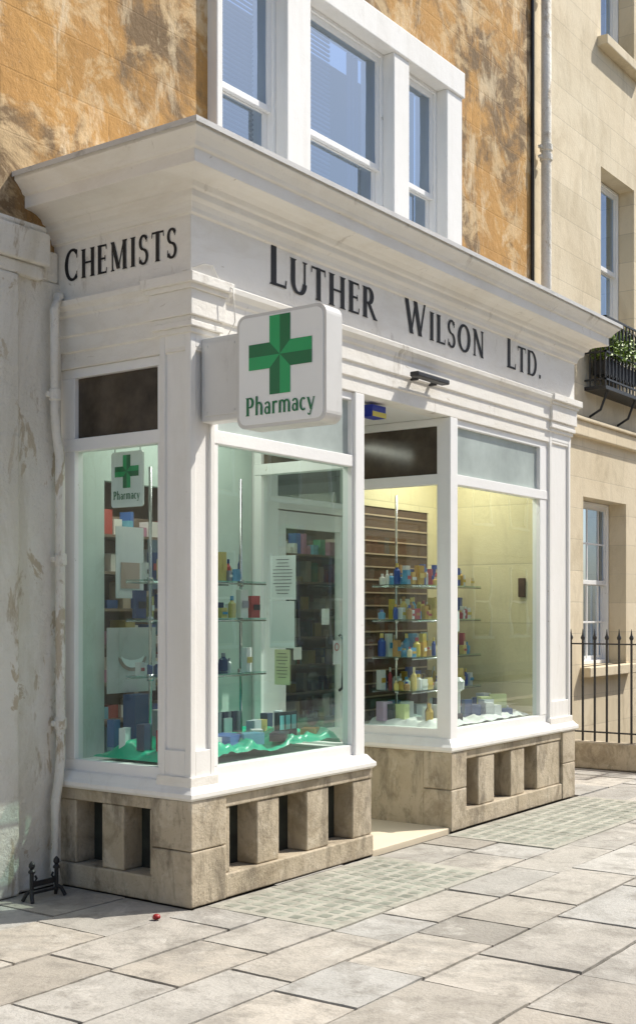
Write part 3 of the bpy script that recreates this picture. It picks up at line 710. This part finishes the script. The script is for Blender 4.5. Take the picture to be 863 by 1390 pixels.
MB().lathe(-.30,-.03,[(.012,.0),(.02,.003),(.022,.012),(.016,.022),(.006,.026)],12).build('dropped_bottle_cap',M['red'],smooth=True)
e=root('opposite_terrace'); b=MB(); b.box(-30,40,-20,-13,-.12,6.8); b.box(-30,40,-13.3,-12.8,6.8,7.1); b.box(-30,40,-13,-12.92,3.3,3.5); b.build('walls',M['farstone'],e)
f_=MB();g_=MB()
for i in range(28):
    for z in (.9,4.3):
        x=-29+i*2.45; g_.poly([(x,-12.98,z),(x+1.05,-12.98,z),(x+1.05,-12.98,z+2),(x,-12.98,z+2)])
        f_.box(x-.06,x,-13,-12.94,z-.05,z+2.05);f_.box(x+1.05,x+1.11,-13,-12.94,z-.05,z+2.05);f_.box(x,x+1.05,-13,-12.95,z+.97,z+1.03);f_.box(x-.1,x+1.15,-13,-12.88,z-.12,z-.05)
f_.build('frames',M['paint2'],e); g_.build('panes',M['farglass'],e)
MB().box(-40,40,-13,-10.5,-.12,0).build('far_pavement',M['concrete'])

# ================================================================= LIGHT + CAMERA
def ceil(name,x,y,z,sx_,sy_,p,col=(1,.95,.85)):
    la=bpy.data.lights.new(name,'AREA'); la.shape='RECTANGLE'; la.size=sx_; la.size_y=sy_; la.energy=p; la.color=col
    o=bpy.data.objects.new(name,la); sc.collection.objects.link(o); o.location=(x,y,z)
ceil('bay_ceiling_lamp',.85,.55,3.0,1.0,.12,8,(1,1,.92)); ceil('bay_ceiling_lamp',3.65,.55,3.0,1.0,.12,16)
ceil('shop_ceiling_lamp',1,1.55,3.05,1.5,.2,16); ceil('shop_ceiling_lamp',3.8,2.2,3.05,1.5,.2,14)
s=Vector((.53,-.36,.77)).normalized()
sun=bpy.data.lights.new('sun','SUN'); sun.energy=5.0; sun.angle=math.radians(.5); sun.color=(1,.955,.87)
so=bpy.data.objects.new('sun',sun); sc.collection.objects.link(so); so.rotation_euler=(-s).to_track_quat('-Z','Y').to_euler()
wd=bpy.data.worlds.new('World'); sc.world=wd; wd.use_nodes=True; nt=wd.node_tree
bg=nt.nodes.get('Background'); sk=nt.nodes.new('ShaderNodeTexSky'); sk.sky_type='NISHITA'; sk.sun_disc=False
sk.sun_elevation=math.asin(s.z); sk.sun_rotation=math.atan2(s.x,s.y); sk.altitude=50; sk.air_density=1.0; sk.dust_density=1.8
nt.links.new(sk.outputs[0],bg.inputs[0]); bg.inputs[1].default_value=.15
cam=bpy.data.cameras.new('camera'); co=bpy.data.objects.new('camera',cam); sc.collection.objects.link(co)
cam.sensor_fit='HORIZONTAL'; cam.sensor_width=36; cam.lens=1672/863*36; cam.shift_y=135/863; cam.clip_end=500
co.location=(-5.014,-4.436,1.6); co.rotation_euler=(math.radians(90),0,math.radians(35.6-90))
sc.camera=co
sc.view_settings.view_transform='Standard'; sc.view_settings.look='None'; sc.view_settings.exposure=0
